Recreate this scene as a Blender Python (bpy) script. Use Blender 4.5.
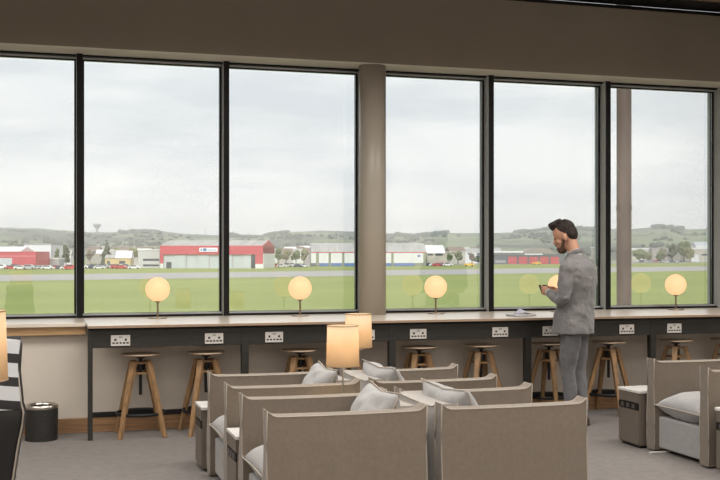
import bpy, bmesh, math, random
from math import sin, cos, pi, radians, atan2, sqrt, exp
from mathutils import Vector, Matrix, noise

C = bpy.context.scene.collection
S = bpy.context.scene
for o in list(bpy.data.objects):
    bpy.data.objects.remove(o)

# ------------------------------------------------------------------ camera, sky, sun, lights, exposure
PHI = radians(16.7)
F_PX = 1066.0
cam_d = bpy.data.cameras.new('camera'); cam = bpy.data.objects.new('camera', cam_d); C.objects.link(cam)
cam.location = (0, 0, 1.5); cam.rotation_euler = (pi/2, 0, -PHI)
cam_d.sensor_width = 36; cam_d.lens = 36*F_PX/720; cam_d.shift_y = 16/720
cam_d.clip_start = .05; cam_d.clip_end = 8000
S.camera = cam

W = bpy.data.worlds.new('sky'); S.world = W; W.use_nodes = True
wn, wl = W.node_tree.nodes, W.node_tree.links
bg = wn['Background']
tc = wn.new('ShaderNodeTexCoord'); mp = wn.new('ShaderNodeMapping'); mp.inputs['Scale'].default_value = (1.6, 1.6, 9)
nz = wn.new('ShaderNodeTexNoise'); nz.inputs['Scale'].default_value = 2.2; nz.inputs['Detail'].default_value = 6; nz.inputs['Roughness'].default_value = .55
cr = wn.new('ShaderNodeValToRGB')
cr.color_ramp.elements[0].position = .36; cr.color_ramp.elements[0].color = (.66, .69, .725, 1)
cr.color_ramp.elements[1].position = .60; cr.color_ramp.elements[1].color = (.86, .86, .86, 1)
wl.new(tc.outputs['Generated'], mp.inputs['Vector']); wl.new(mp.outputs['Vector'], nz.inputs['Vector'])
wl.new(nz.outputs['Fac'], cr.inputs['Fac']); wl.new(cr.outputs['Color'], bg.inputs['Color'])
bg.inputs['Strength'].default_value = 1.36

sun_d = bpy.data.lights.new('sun', 'SUN'); sun_d.energy = 3.2; sun_d.angle = radians(40); sun_d.color = (1, .97, .92)
sun = bpy.data.objects.new('sun', sun_d); C.objects.link(sun); sun.rotation_euler = (radians(48), 0, radians(-25))

def add_fill_light(x, y, sx, sy, power, col=(1, .95, .88), spread=150):  # unseen area lamps added under the ceiling to brighten the room
    d = bpy.data.lights.new('added_ceiling_fill', 'AREA'); d.shape = 'RECTANGLE'; d.size = sx; d.size_y = sy; d.energy = power; d.color = col; d.spread = radians(spread)
    o = bpy.data.objects.new('added_ceiling_fill', d); C.objects.link(o); o.location = (x, y, 4.02)
for lx in (-2.5, 1.5, 5.5):
    for ly, pw in ((-3.0, 190), (0.5, 95), (3.9, 60), (7.0, 105)):
        add_fill_light(lx, ly, 2.8, 1.6, pw, spread=164 if ly < -1 else 152)

S.view_settings.view_transform = 'Standard'; S.view_settings.look = 'None'
S.view_settings.gamma = 1; S.view_settings.use_curve_mapping = False; S.view_settings.exposure = 0.0
try:
    S.cycles.use_denoising = True; S.cycles.max_bounces = 8; S.cycles.transparent_max_bounces = 12
    S.cycles.sample_clamp_indirect = 4; S.cycles.caustics_reflective = False; S.cycles.caustics_refractive = False
except Exception: pass

# ------------------------------------------------------------------ materials
MATS = {}
def mat(name, col, rough=.6, metal=0, var=0.0, scale=20, bump=0.0, bscale=None, emit=None, estr=0, stretch=None, col2=None, spec=None, sheen=0, detail=4):
    if name in MATS: return MATS[name]
    m = bpy.data.materials.new(name); m.use_nodes = True; MATS[name] = m
    n, l = m.node_tree.nodes, m.node_tree.links; b = n['Principled BSDF']
    b.inputs['Base Color'].default_value = (*col, 1); b.inputs['Roughness'].default_value = rough; b.inputs['Metallic'].default_value = metal
    if spec is not None: b.inputs['Specular IOR Level'].default_value = spec
    if sheen: b.inputs['Sheen Weight'].default_value = sheen
    if emit: b.inputs['Emission Color'].default_value = (*emit, 1); b.inputs['Emission Strength'].default_value = estr
    t = n.new('ShaderNodeTexCoord'); mpp = n.new('ShaderNodeMapping')
    if stretch: mpp.inputs['Scale'].default_value = stretch
    l.new(t.outputs['Object'], mpp.inputs['Vector'])
    if var or col2:
        a = n.new('ShaderNodeTexNoise'); a.inputs['Scale'].default_value = scale; a.inputs['Detail'].default_value = detail
        l.new(mpp.outputs['Vector'], a.inputs['Vector'])
        r = n.new('ShaderNodeValToRGB'); r.color_ramp.elements[0].position = .35; r.color_ramp.elements[1].position = .65
        lo = col2 if col2 else tuple(c*(1-var) for c in col); hi = col if col2 else tuple(min(1, c*(1+var)) for c in col)
        r.color_ramp.elements[0].color = (*lo, 1); r.color_ramp.elements[1].color = (*hi, 1)
        l.new(a.outputs['Fac'], r.inputs['Fac']); l.new(r.outputs['Color'], b.inputs['Base Color'])
    if bump:
        q = n.new('ShaderNodeTexNoise'); q.inputs['Scale'].default_value = bscale or scale; q.inputs['Detail'].default_value = 3
        l.new(mpp.outputs['Vector'], q.inputs['Vector'])
        u = n.new('ShaderNodeBump'); u.inputs['Strength'].default_value = bump; u.inputs['Distance'].default_value = .01
        l.new(q.outputs['Fac'], u.inputs['Height']); l.new(u.outputs['Normal'], b.inputs['Normal'])
    return m

def glass_mat():
    m = bpy.data.materials.new('window_glass'); m.use_nodes = True
    n, l = m.node_tree.nodes, m.node_tree.links; n.remove(n['Principled BSDF']); out = n['Material Output']
    t = n.new('ShaderNodeBsdfTransparent'); t.inputs['Color'].default_value = (.97, .985, .98, 1)
    g = n.new('ShaderNodeBsdfGlossy'); g.inputs['Roughness'].default_value = .0; g.inputs['Color'].default_value = (1, 1, 1, 1)
    f = n.new('ShaderNodeFresnel'); f.inputs['IOR'].default_value = 1.6
    k = n.new('ShaderNodeMath'); k.operation = 'MULTIPLY'; k.inputs[1].default_value = 1.5
    x = n.new('ShaderNodeMixShader'); l.new(f.outputs['Fac'], k.inputs[0]); l.new(k.outputs[0], x.inputs[0])
    l.new(t.outputs[0], x.inputs[1]); l.new(g.outputs[0], x.inputs[2]); l.new(x.outputs[0], out.inputs['Surface'])
    return m
GLASS = glass_mat()

M_wall = mat('cream_wall_paint', (.60, .55, .49), .8, var=.03, scale=3, bump=.05, bscale=200)
M_bulk = mat('taupe_bulkhead_paint', (.245, .215, .178), .85, var=.03, scale=2)
M_soffit = mat('soffit_paint', (.74, .71, .65), .8, var=.02, scale=3)
M_ceil = mat('brown_ceiling', (.30, .22, .15), .7, var=.1, scale=6, stretch=(.3, 4, 1))
M_carpet = mat('grey_carpet', (.185, .170, .162), .95, var=.07, scale=14, bump=.5, bscale=350, detail=8)
M_frame = mat('backlit_black_frame', (.005, .005, .006), .5, spec=.25)  # near-black puts the backlit shade of the mullion fronts into the colour
M_frame_s = mat('lit_sides_grey_beads', (.50, .53, .54), .5)  # paler copy: daylight on the mullion sides painted in; also grey beads
M_col = mat('column_paint', (.43, .395, .34), .34, var=.02, scale=2)
M_oak = mat('light_oak', (.47, .30, .15), .5, var=.18, scale=14, stretch=(.25, 3, 6), bump=.05)
M_oak_s = mat('stool_oak', (.27, .16, .075), .5, var=.22, scale=16, stretch=(3, 3, .5), bump=.05)
M_seat = mat('stool_seat_wood', (.36, .27, .19), .4, var=.2, scale=12, stretch=(.5, 5, 1))
M_base = mat('walnut_baseboard', (.27, .15, .075), .55, var=.25, scale=9, stretch=(.3, 3, 6))
M_top = mat('pale_counter_top', (.72, .65, .56), .25, var=.05, scale=10, stretch=(.2, 3, 1), spec=.6)
M_bar = mat('charcoal_bar', (.017, .016, .0145), .5, var=.2, scale=8, stretch=(.3, 1, 4))
M_black = mat('black_metal', (.014, .014, .015), .45, metal=.4)
M_dark = mat('dark_plastic', (.02, .02, .02), .4)
M_white = mat('white_plastic', (.62, .60, .57), .4)
M_chrome = mat('brushed_nickel', (.55, .52, .48), .28, metal=1)
M_bronze = mat('bronze_stem', (.30, .23, .16), .35, metal=.8)
M_fab = mat('taupe_linen', (.18, .146, .115), .95, var=.05, scale=45, bump=.35, bscale=500, sheen=.3)
M_back = mat('pale_taupe_linen', (.31, .29, .27), .95, var=.04, scale=40, bump=.3, bscale=450, sheen=.3)
M_pipe = mat('pale_piping', (.38, .335, .285), .85)
M_cush = mat('light_grey_linen', (.32, .32, .325), .95, var=.05, scale=40, bump=.3, bscale=400, sheen=.2)
M_cons = mat('taupe_veneer', (.15, .125, .105), .45, var=.1, scale=14, stretch=(6, 6, .4))
M_marble = mat('white_stone_top', (.68, .67, .65), .25, var=.06, scale=7)
M_feet = mat('dark_wood_feet', (.05, .02, .015), .5)
M_leath = mat('black_leather', (.012, .012, .013), .38, bump=.15, bscale=120)
M_globe = mat('glowing_globe', (.35, .25, .14), .5, emit=(1, .60, .31), estr=.95)
M_suit = mat('grey_suit_cloth', (.185, .18, .185), .9, var=.12, scale=90, bump=.3, bscale=400, sheen=.3)
M_suit2 = mat('grey_trouser_cloth', (.13, .13, .14), .9, var=.12, scale=90, bump=.3, bscale=400, sheen=.3)
M_skin = mat('skin', (.50, .27, .18), .55, var=.06, scale=30)
M_hair = mat('dark_brown_hair', (.018, .011, .008), .75, var=.4, scale=90, bump=.8, bscale=120)
M_beard = mat('brown_beard', (.11, .062, .038), .8, var=.4, scale=120, bump=.8, bscale=160)
M_shirt = mat('white_shirt', (.6, .6, .62), .8)
M_shoe = mat('brown_shoe_leather', (.06, .03, .02), .4)

def shade_mat():
    m = bpy.data.materials.new('lit_lamp_shade'); m.use_nodes = True; b = m.node_tree.nodes['Principled BSDF']
    n, l = m.node_tree.nodes, m.node_tree.links
    b.inputs['Base Color'].default_value = (.80, .70, .55, 1); b.inputs['Roughness'].default_value = .9
    tr = n.new('ShaderNodeBsdfTranslucent'); tr.inputs['Color'].default_value = (.95, .76, .50, 1)
    x = n.new('ShaderNodeMixShader'); x.inputs[0].default_value = .5
    l.new(b.outputs[0], x.inputs[1]); l.new(tr.outputs[0], x.inputs[2]); l.new(x.outputs[0], n['Material Output'].inputs['Surface'])
    return m
M_shade = shade_mat()

# ------------------------------------------------------------------ helpers
def finish(name, bm, m, parent=None, smooth=False, bevel=0, loc=None):
    bmesh.ops.recalc_face_normals(bm, faces=bm.faces)
    me = bpy.data.meshes.new(name); bm.to_mesh(me); bm.free()
    if m: me.materials.append(m)
    if smooth: me.polygons.foreach_set('use_smooth', [True]*len(me.polygons))
    o = bpy.data.objects.new(name, me); C.objects.link(o)
    if parent: o.parent = parent
    if loc: o.location = loc
    if bevel:
        b = o.modifiers.new('bevel', 'BEVEL'); b.width = bevel; b.segments = 2; b.limit_method = 'ANGLE'
    return o
def smooth_mod(o, lv=1):
    s = o.modifiers.new('subdivision', 'SUBSURF'); s.levels = lv; s.render_levels = lv
def box(bm, x0, x1, y0, y1, z0, z1):
    v = [bm.verts.new(p) for p in ((x0,y0,z0),(x1,y0,z0),(x1,y1,z0),(x0,y1,z0),(x0,y0,z1),(x1,y0,z1),(x1,y1,z1),(x0,y1,z1))]
    for f in ((0,3,2,1),(4,5,6,7),(0,1,5,4),(1,2,6,5),(2,3,7,6),(3,0,4,7)): bm.faces.new([v[i] for i in f])
def BM(): return bmesh.new()
def B(*a):
    bm = BM(); box(bm, *a); return bm
def lathe(bm, prof, n=32, cx=0, cy=0):
    rings = []
    for r, z in prof:
        if r < 1e-6: rings.append([bm.verts.new((cx, cy, z))])
        else: rings.append([bm.verts.new((cx+r*cos(2*pi*i/n), cy+r*sin(2*pi*i/n), z)) for i in range(n)])
    for a, b in zip(rings, rings[1:]):
        if len(a) == 1 and len(b) == 1: continue
        for i in range(n):
            j = (i+1) % n
            if len(a) == 1: bm.faces.new((a[0], b[i], b[j]))
            elif len(b) == 1: bm.faces.new((a[i], b[0], a[j]))
            else: bm.faces.new((a[i], b[i], b[j], a[j]))
def L(prof, n=32):
    bm = BM(); lathe(bm, prof, n); return bm
def tube(bm, pts, rad, n=8, closed=False, up=Vector((0, 0, 1)), cap=True):
    pts = [Vector(p) for p in pts]; N = len(pts); rings = []
    for i, p in enumerate(pts):
        r = rad[i] if isinstance(rad, list) else rad
        if not isinstance(r, tuple): r = (r, r)
        if closed: d = pts[(i+1) % N]-pts[i-1]
        else: d = pts[min(i+1, N-1)]-pts[max(i-1, 0)]
        d.normalize(); u = up-d*up.dot(d)
        if u.length < 1e-3: u = Vector((1, 0, 0))-d*d.x
        u.normalize(); s = d.cross(u)
        rings.append([bm.verts.new(p+s*(r[0]*cos(2*pi*k/n))+u*(r[1]*sin(2*pi*k/n))) for k in range(n)])
    seq = list(zip(rings, rings[1:]))+([(rings[-1], rings[0])] if closed else [])
    for a, b in seq:
        for k in range(n):
            j = (k+1) % n; bm.faces.new((a[k], a[j], b[j], b[k]))
    if cap and not closed:
        bm.faces.new(rings[0][::-1]); bm.faces.new(rings[-1])
def empty(name, loc=(0, 0, 0), rz=0):
    o = bpy.data.objects.new(name, None); C.objects.link(o); o.location = loc; o.rotation_euler = (0, 0, rz); o.empty_display_size = .1
    return o
def tag(o, label, cat, group=None, kind=None):
    o['label'] = label; o['category'] = cat
    if group: o['group'] = group
    if kind: o['kind'] = kind
    return o
def struct(name, bm, m, **k):
    o = finish(name, bm, m, **k); o['kind'] = 'structure'; return o
def dup(root, loc, rz, label, group=None):
    def cp(o, par):
        c = o.copy(); C.objects.link(c); c.parent = par
        for ch in [x for x in root_children(o)]: cp(ch, c)
        return c
    def root_children(o): return list(o.children)
    r = cp(root, None); r.location = loc; r.rotation_euler = (0, 0, rz); r['label'] = label
    if group: r['group'] = group
    return r
def camxy(px, Z):
    """ground position of something seen in direction px at distance Z along the view"""
    xc = (px-360)/F_PX*Z
    return Z*sin(PHI)+xc*cos(PHI), Z*cos(PHI)-xc*sin(PHI)
def on_y(px, Y):
    t = (px-360)/F_PX
    return Y*(sin(PHI)+cos(PHI)*t)/(cos(PHI)-sin(PHI)*t)

# ------------------------------------------------------------------ room shell
X0, X1, YB, YW, H = -5.0, 8.0, -5.0, 9.36, 4.10
YG = 10.12
struct('floor', B(X0-.2, X1+.2, YB-.2, YW+.2, -.12, 0), M_carpet)
struct('ceiling', B(X0-.2, X1+.2, YB-.2, 9.41, H, H+.15), M_ceil)
struct('wall_window_side', B(X0, X1, YW, YG+.18, 0, .895), M_wall)
struct('wall_bulkhead', B(X0, X1, 9.72, YG+.3, 3.345, 4.04), M_bulk)
struct('trim_1', B(X0, X1, 9.724, YG+.1, 3.336, 3.3445), M_soffit)
struct('trim_2', B(X0, X1, 9.42, 9.80, H, H+.15), M_black)
struct('trim_3', B(X0, X1, 9.80, YG+.3, 4.041, H-.002), M_black)
struct('wall_left', B(X0-.2, X0, YB, YG+.3, 0, H), M_wall)
struct('wall_right', B(X1, X1+.2, YB, YG+.3, 0, H), M_wall)
struct('wall_back', B(X0, X1, YB-.2, YB, 0, H), M_wall)
struct('baseboard_window_side', B(X0, X1, YW-.02, YW, 0, .125), M_base, bevel=.003)
struct('trim_4', B(.40, X1, YW-.028, YW-.001, .128, .168), M_black)            # black cable trunking above the baseboard

# column
colx, coly = on_y(372.5, 9.84), 9.84
struct('column', L([(0, .937), (.13, .937), (.13, 3.334), (0, 3.334)], 48), M_col, loc=(colx, coly, 0))
bpy.data.objects['column'].data.polygons.foreach_set('use_smooth', [len(p.vertices) == 4 and abs(p.normal.z) < .5 for p in bpy.data.objects['column'].data.polygons])

# window wall: frames, mullions, glass
w = 1.352
mx = [.328+w*k for k in range(-3, 6)]           # mullion centres
mx[3] += .015; mx[7] -= .02; mx[8] += .035
mx = [X0+.03]+mx
ZS, ZH = .937, 3.334
for i, x in enumerate(mx):
    bm = BM()
    wd = .026 if i < len(mx)-1 else .035
    box(bm, x-wd, x+wd, YG-.15, YG-.135, ZS, ZH)
    struct('trim_%d' % (5+i), bm, M_frame)
    bm = BM(); box(bm, x-wd+.001, x+wd-.001, YG-.134, YG+.10, ZS, ZH)
    struct('trim_%d' % (25+i), bm, M_frame_s)
struct('trim_45', B(mx[-1]+.036, X1, YG-.15, YG+.1, ZS, ZH), M_frame)
for i in range(len(mx)-1):
    a, b = mx[i]+.028, mx[i+1]-(.028 if i < len(mx)-2 else .037)
    fr = BM()
    box(fr, a, b, YG-.09, YG-.03, ZS, ZS+.018)
    box(fr, a, b, YG-.02, YG+.03, ZS, ZS+.036)
    box(fr, a, b, YG-.09, YG-.03, ZH-.014, ZH)
    box(fr, a, b, YG-.02, YG+.03, ZH-.04, ZH)
    box(fr, a, a+.016, YG-.02, YG+.03, ZS+.036, ZH-.04)
    box(fr, b-.016, b, YG-.02, YG+.03, ZS+.036, ZH-.04)
    o = struct('window_%d' % (i+1), fr, M_frame)
    rl = BM(); box(rl, a, b, YG-.03, YG-.021, ZS+.001, ZS+.034); box(rl, a, b, YG-.03, YG-.021, ZH-.03, ZH-.001)
    finish('frame_bead', rl, M_frame_s, o)
    finish('glass_pane', B(a+.017, b-.017, YG-.001, YG+.001, ZS+.037, ZH-.041), GLASS, o)

# sill: left part in oak, its top painted pale for the reflected sky, the part over the bar carried by the counter top
struct('trim_50', B(X0, .368, 9.27, YG-.16, .905, .9355), M_top, bevel=.003)
struct('trim_51', B(X0, .368, 9.30, YW-.001, .835, .904), M_oak, bevel=.003)
struct('trim_52', B(X0, X1, YG-.158, YG+.1, .896, .936), M_top)

# ------------------------------------------------------------------ long bar counter
bar = tag(empty('bar_counter', (.37, 8.92, 0)), 'long charcoal bar counter with pale worktop running under the windows', 'counter')
LB = X1-.02-.37
def bx(x0, x1, y0, y1, z0, z1): return B(x0, x1, y0, y1, z0, z1)
finish('worktop', bx(0, LB, -.05, YG-.16-8.92, .915, .935), M_top, bar, bevel=.003)
finish('worktop_edge', bx(0, LB, -.053, -.0505, .914, .934), mat('worktop_edging', (.34, .24, .17), .5), bar)
finish('apron', bx(.0, LB, .0, .03, .75, .895), M_bar, bar, bevel=.002)
finish('apron', bx(.0, LB, .03, .06, .895, .9145), M_black, bar)
for lx in (.371, 1.632, 2.945, 4.258, 5.56, 6.865):
    finish('leg', bx(lx-.37-.0, lx-.37+(.06 if lx > .5 else .038), -.004, .056, 0, .896), M_bar, bar, bevel=.002)
for spx in (120.5, 214, 274, 366, 418, 500, 550, 626.5, 674):
    sx = on_y(spx, 8.92)-.37
    p = finish('power_socket', bx(sx-.077, sx+.077, -.009, -.0005, .765, .853), M_white, bar, bevel=.002)
    for dx in (-.042, .042):
        bm = BM(); box(bm, dx-.009, dx+.009, -.0105, -.0092, .806, .824); box(bm, dx-.024, dx-.004, -.0105, -.0092, .782, .795); box(bm, dx+.004, dx+.024, -.0105, -.0092, .782, .795)
        q = finish('socket_hole', bm, M_dark, p, loc=(sx, 0, 0))
    bm = BM(); box(bm, -.008, .008, -.0105, -.0092, .782, .796); finish('usb_port', bm, M_dark, p, loc=(sx, 0, 0))
    bm = BM(); box(bm, -.015, .015, -.0105, -.0092, .828, .845); finish('rocker_switch', bm, mat('switch_grey', (.35, .34, .33), .4), p, loc=(sx, 0, 0))

# ------------------------------------------------------------------ globe lamps
def globe_lamp():
    r = tag(empty('globe_lamp'), '', 'lamp', 'globe lamps along the bar')
    finish('base', L([(0, 0), (.083, 0), (.085, .004), (.083, .008), (0, .010)], 40), M_bronze, r)
    finish('stem', L([(0, .009), (.0085, .009), (.0085, .142), (.02, .146), (.03, .155), (0, .155)], 16), M_bronze, r)
    g = L([(0, .150)]+[(.110*sin(pi*(1-t/24)), .262+.110*cos(pi*(1-t/24))) for t in range(1, 24)]+[(0, .372)], 40)
    finish('globe', g, M_globe, r, smooth=True)
    return r
gl = globe_lamp()
glab = ['glowing globe lamp over the leftmost bar stool, standing left of the red hangar',
        'glowing globe lamp in the window bay just left of the round column',
        'glowing globe lamp in the window bay just right of the round column',
        'glowing globe lamp mostly hidden behind the man in the grey suit',
        'rightmost glowing globe lamp, beside the rusty pole outside']
for i, x in enumerate((1.02, 2.345, 3.708, 5.04, 6.40)):
    if i == 0: gl.location = (x, 9.78, .936); gl['label'] = glab[0]; o = gl
    else: o = dup(gl, (x, 9.78, .936), 0, glab[i])

# ------------------------------------------------------------------ bar stools
def bar_stool():
    r = tag(empty('bar_stool'), '', 'stool', 'wooden stools under the bar')
    finish('seat', L([(0, .664), (.125, .665), (.156, .671), (.162, .678), (.158, .684), (0, .684)], 40), M_seat, r)
    finish('spindle', L([(0, .34), (.014, .34), (.014, .640), (.045, .652), (.05, .664), (0, .664)], 16), M_black, r)
    bm = BM(); lathe(bm, [(0, .545), (.036, .545), (.036, .615), (0, .615)], 16); finish('hub', bm, M_black, r)
    bm = BM(); box(bm, -.075, .075, -.075, .075, .515, .532); finish('cross_plate', bm, M_oak_s, r, bevel=.003)
    bm = BM(); box(bm, -.06, .06, -.06, .06, .600, .616); finish('top_plate', bm, M_oak_s, r, bevel=.003)
    ra = .198
    bm = BM(); tube(bm, [(ra*cos(2*pi*k/36), ra*sin(2*pi*k/36), .19) for k in range(36)], (.006, .014), 8, closed=True)
    finish('foot_ring', bm, M_black, r, smooth=True)
    for k in range(4):
        a = pi/4+k*pi/2; d = Vector((cos(a), sin(a), 0)); s = Vector((-sin(a), cos(a), 0))
        bm = BM(); vs = []
        for rr, z, hw, hd in ((.257, 0, .015, .017), (.165, .34, .020, .020), (.083, .624, .027, .020)):
            vs.append([bm.verts.new(d*(rr+e*hd)+s*(f*hw)+Vector((0, 0, z))) for e, f in ((-1, -1), (1, -1), (1, 1), (-1, 1))])
        for a1, b1 in zip(vs, vs[1:]):
            for i in range(4): j = (i+1) % 4; bm.faces.new((a1[i], a1[j], b1[j], b1[i]))
        bm.faces.new(vs[0][::-1]); bm.faces.new(vs[-1])
        finish('leg', bm, M_oak_s, r, bevel=.004)
    return r
stools = [(140.5, 0, 'leftmost wooden bar stool, between black bin and first bar leg bay'),
          (206, .12, 'wooden bar stool second from the left end of the bar'),
          (300, .0, 'wooden bar stool just right of the second bar leg, behind armchair cushion'),
          (346, .3, 'wooden bar stool mostly hidden behind the two lit table lamps'),
          (419, .05, 'wooden bar stool just right of the column, under the bar'),
          (481, .1, 'wooden bar stool below the folded papers on the bar'),
          (549, .62, 'wooden bar stool partly behind the man, at his left side'),
          (608.5, .70, 'wooden bar stool just right of the man in the grey suit'),
          (676, .1, 'wooden bar stool behind the armchair at the right edge'),
          (727, .2, 'wooden bar stool cut off by the right picture edge')]
st = bar_stool()
for i, (px, a, lab) in enumerate(stools):
    loc = (on_y(px, 9.075), 9.075, 0)
    if i == 0: st.location = loc; st.rotation_euler.z = a; st['label'] = lab
    else: dup(st, loc, a, lab)

# ------------------------------------------------------------------ armchairs
def panel(Lx, z0, z1, T, horn=.022, bulge=.007, nx=34, nz_=10):
    """upright upholstered panel: x 0..Lx, y 0..T, softly sagging top with raised corners; returns face mesh and two outline loops"""
    bm = BM()
    def top(u):
        x = u*Lx
        return z1-.004*sin(pi*u)+horn*(exp(-(x/.024)**1.6)+exp(-((Lx-x)/.024)**1.6))
    loops = []
    grids = []
    for side in (0, 1):
        g = []
        for i in range(nx+1):
            u = i/nx; u = .5-.5*cos(pi*u) if True else u
            col = []
            for j in range(nz_+1):
                v = j/nz_; z = z0+(top(u)-z0)*v
                x = u*Lx+.004*sin(9*z+3*side)*(1 if u in (0, 1) else 0)
                b = bulge*min(1, 6*u)*min(1, 6*(1-u))*min(1, 5*v)*min(1, 5*(1-v))+.002*sin(23*u+7*v+side)*(u*(1-u)*4)
                y = -b if side == 0 else T+b
                col.append(bm.verts.new((x, y, z)))
            g.append(col)
        grids.append(g)
        for i in range(nx):
            for j in range(nz_): bm.faces.new((g[i][j], g[i+1][j], g[i+1][j+1], g[i][j+1]))
        lp = [g[0][j].co.copy() for j in range(nz_+1)]+[g[i][nz_].co.copy() for i in range(1, nx+1)]+[g[nx][j].co.copy() for j in range(nz_-1, -1, -1)]
        loops.append(lp)
    a, b = grids
    def strip(p, q):
        for i in range(len(p)-1): bm.faces.new((p[i], p[i+1], q[i+1], q[i]))
    strip([c[nz_] for c in a], [c[nz_] for c in b]); strip([c[0] for c in a], [c[0] for c in b])
    strip(a[0], b[0]); strip(a[nx], b[nx])
    return bm, loops
def pillow(w_, h_, t, n=18, pinch=.10, seed=0, wr=.006):
    """square pillow in the xz plane, thickness along y"""
    bm = BM(); G = {}
    for s in (-1, 1):
        for i in range(n+1):
            for j in range(n+1):
                edge = i in (0, n) or j in (0, n)
                if s == 1 and edge: G[s, i, j] = G[-1, i, j]; continue
                u, v = -1+2*i/n, -1+2*j/n
                k = 1-pinch*((1-abs(v))**1.0 if abs(u) > abs(v) else (1-abs(u)))*max(abs(u), abs(v))
                th = t/2*(max(0, (1-u*u)*(1-v*v)))**.42
                wv = noise.noise(Vector((u*2.2+seed, v*2.2, s*3)))*wr*3*(1-u*u*.3)+noise.noise(Vector((u*6+seed, v*3, s)))*wr
                G[s, i, j] = bm.verts.new((u*w_/2*k, s*th+(0 if edge else wv*min(1, th/(t*.2))), v*h_/2*k))
        for i in range(n):
            for j in range(n):
                bm.faces.new((G[s, i, j], G[s, i+1, j], G[s, i+1, j+1], G[s, i, j+1]))
    lp = [G[-1, i, 0].co.copy() for i in range(n)]+[G[-1, n, j].co.copy() for j in range(n)]+[G[-1, i, n].co.copy() for i in range(n, 0, -1)]+[G[-1, 0, j].co.copy() for j in range(n, 0, -1)]
    return bm, lp

CW, CD, AT = .79, .86, .10
def armchair():
    """front edge on x=0 facing -x; y 0..CW"""
    r = tag(empty('armchair'), '', 'armchair', 'linen armchairs')
    for y in (0, CW-AT):
        bm, lps = panel(CD, .012, .683, AT, horn=.030)
        bmesh.ops.translate(bm, verts=bm.verts, vec=(0, y, 0))
        arm = finish('armrest', bm, M_fab, r, smooth=False, bevel=.006)
        bm = BM()
        for lp in lps: tube(bm, [p+Vector((0, y, 0)) for p in lp], .0032, 6)
        finish('piping', bm, M_pipe, arm, smooth=True)
    bm, lps = panel(CW-2*AT-.01, .03, .682, .13, horn=.014, bulge=.02)
    R = Matrix.Translation((CD, AT+.005, 0)) @ Matrix.Rotation(pi/2, 4, 'Z')
    bmesh.ops.transform(bm, matrix=R, verts=bm.verts)
    bk = finish('backrest', bm, M_back, r, bevel=.02)
    bm = BM()
    for lp in lps: tube(bm, [R @ p for p in lp], .0032, 6)
    finish('piping', bm, M_pipe, bk, smooth=True)
    # seat base and cushion
    finish('seat_base', B(.035, CD-.135, AT+.004, CW-AT-.004, .03, .27), M_cush, r, bevel=.012)
    bm, lp = pillow(CD-.115, CW-2*AT-.006, .24, pinch=.02, n=20, seed=4)
    R = Matrix.Translation(((CD-.115)/2-.005, CW/2, .362)) @ Matrix.Rotation(-pi/2, 4, 'X')
    for v in bm.verts: v.co.y = max(-.105, min(.105, v.co.y*1.15))
    bmesh.ops.transform(bm, matrix=R, verts=bm.verts)
    sc = finish('seat_cushion', bm, M_cush, r, smooth=True); smooth_mod(sc)
    bm = BM(); tube(bm, [R @ p for p in lp], .004, 6, closed=True); finish('piping', bm, M_pipe, sc, smooth=True)
    for fx in (.05, CD-.07):
        for fy in (.03, CW-.07):
            finish('foot', B(fx, fx+.04, fy, fy+.04, 0, .0125), M_feet, r)
    return r
ch = armchair()
ch.location = (1.10, 5.30, 0); ch['label'] = 'nearest linen armchair facing left, its near armrest filling the lower middle'
dup(ch, (1.10, 6.52, 0), 0, 'linen armchair facing left behind the near lit table lamp, in the far row')
dup(ch, (2.905, 5.30+CW, 0), pi, 'nearest linen armchair facing right, back to back with the lower middle armchair')
dup(ch, (2.905, 6.52+CW, 0), pi, 'linen armchair facing right in the far row of the central cluster')
dup(ch, (4.51, 6.49, 0), 0, 'linen armchair near the right picture edge with puffed pale seat cushion')

# loose pillows leaning on the backrests (each a thing)
def loose_pillow(loc, rz, tilt, lab, seed, s=.47):
    bm, lp = pillow(.62, .43, .19, seed=seed, pinch=.13, wr=.009)
    r = finish('throw_pillow', bm, M_cush, None, smooth=True); smooth_mod(r)
    bm = BM(); tube(bm, lp, .004, 6, closed=True); finish('piping', bm, M_pipe, r, smooth=True)
    r.location = loc; r.rotation_euler = (tilt, 0, rz)
    tag(r, lab, 'pillow', 'pale pillows on the armchairs')
# for facing-left chairs the pillow normal is along x: rotate z by 90deg
loose_pillow((1.765, 5.70, .568), pi/2-.04, radians(24), 'light grey pillow on the lower middle armchair facing left', 1)
loose_pillow((1.765, 6.93, .568), pi/2-.05, radians(24), 'light grey pillow left of the near table lamp shade', 7)
loose_pillow((2.285, 5.70, .568), pi/2+.07, radians(-22), 'light grey pillow on the nearest armchair facing right', 3)
loose_pillow((2.285, 6.92, .568), pi/2+.06, radians(-22), 'light grey pillow right of the table lamps in the far row', 9)

# ------------------------------------------------------------------ consoles between the chairs
def console():
    """x 0..D depth away from the front, y 0..W width; front face at x=0 carries the sockets"""
    D, Wd = .88, .32
    r = tag(empty('side_console'), '', 'side table', 'veneered consoles between the armchairs')
    finish('body', B(.012, D, .012, Wd-.012, .02, .427), M_cons, r, bevel=.003)
    finish('plinth', B(.03, D-.02, .025, Wd-.025, 0, .0195), M_black, r)
    finish('top', B(0, D, 0, Wd, .4275, .450), M_marble, r, bevel=.004)
    dr = finish('drawer', B(.002, .0115, .016, Wd-.016, .352, .423), M_cons, r, bevel=.002)
    st_ = finish('socket_strip', B(.002, .0115, .016, Wd-.016, .298, .346), M_black, r)
    for k in (.085, .165, .245):
        finish('socket', B(-.001, .0015, k-.022, k+.022, .305, .338), mat('socket_metal', (.16, .15, .14), .35, metal=.6), st_)
    finish('door', B(.002, .0115, .016, Wd-.016, .03, .292), M_cons, r, bevel=.002)
    return r
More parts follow.
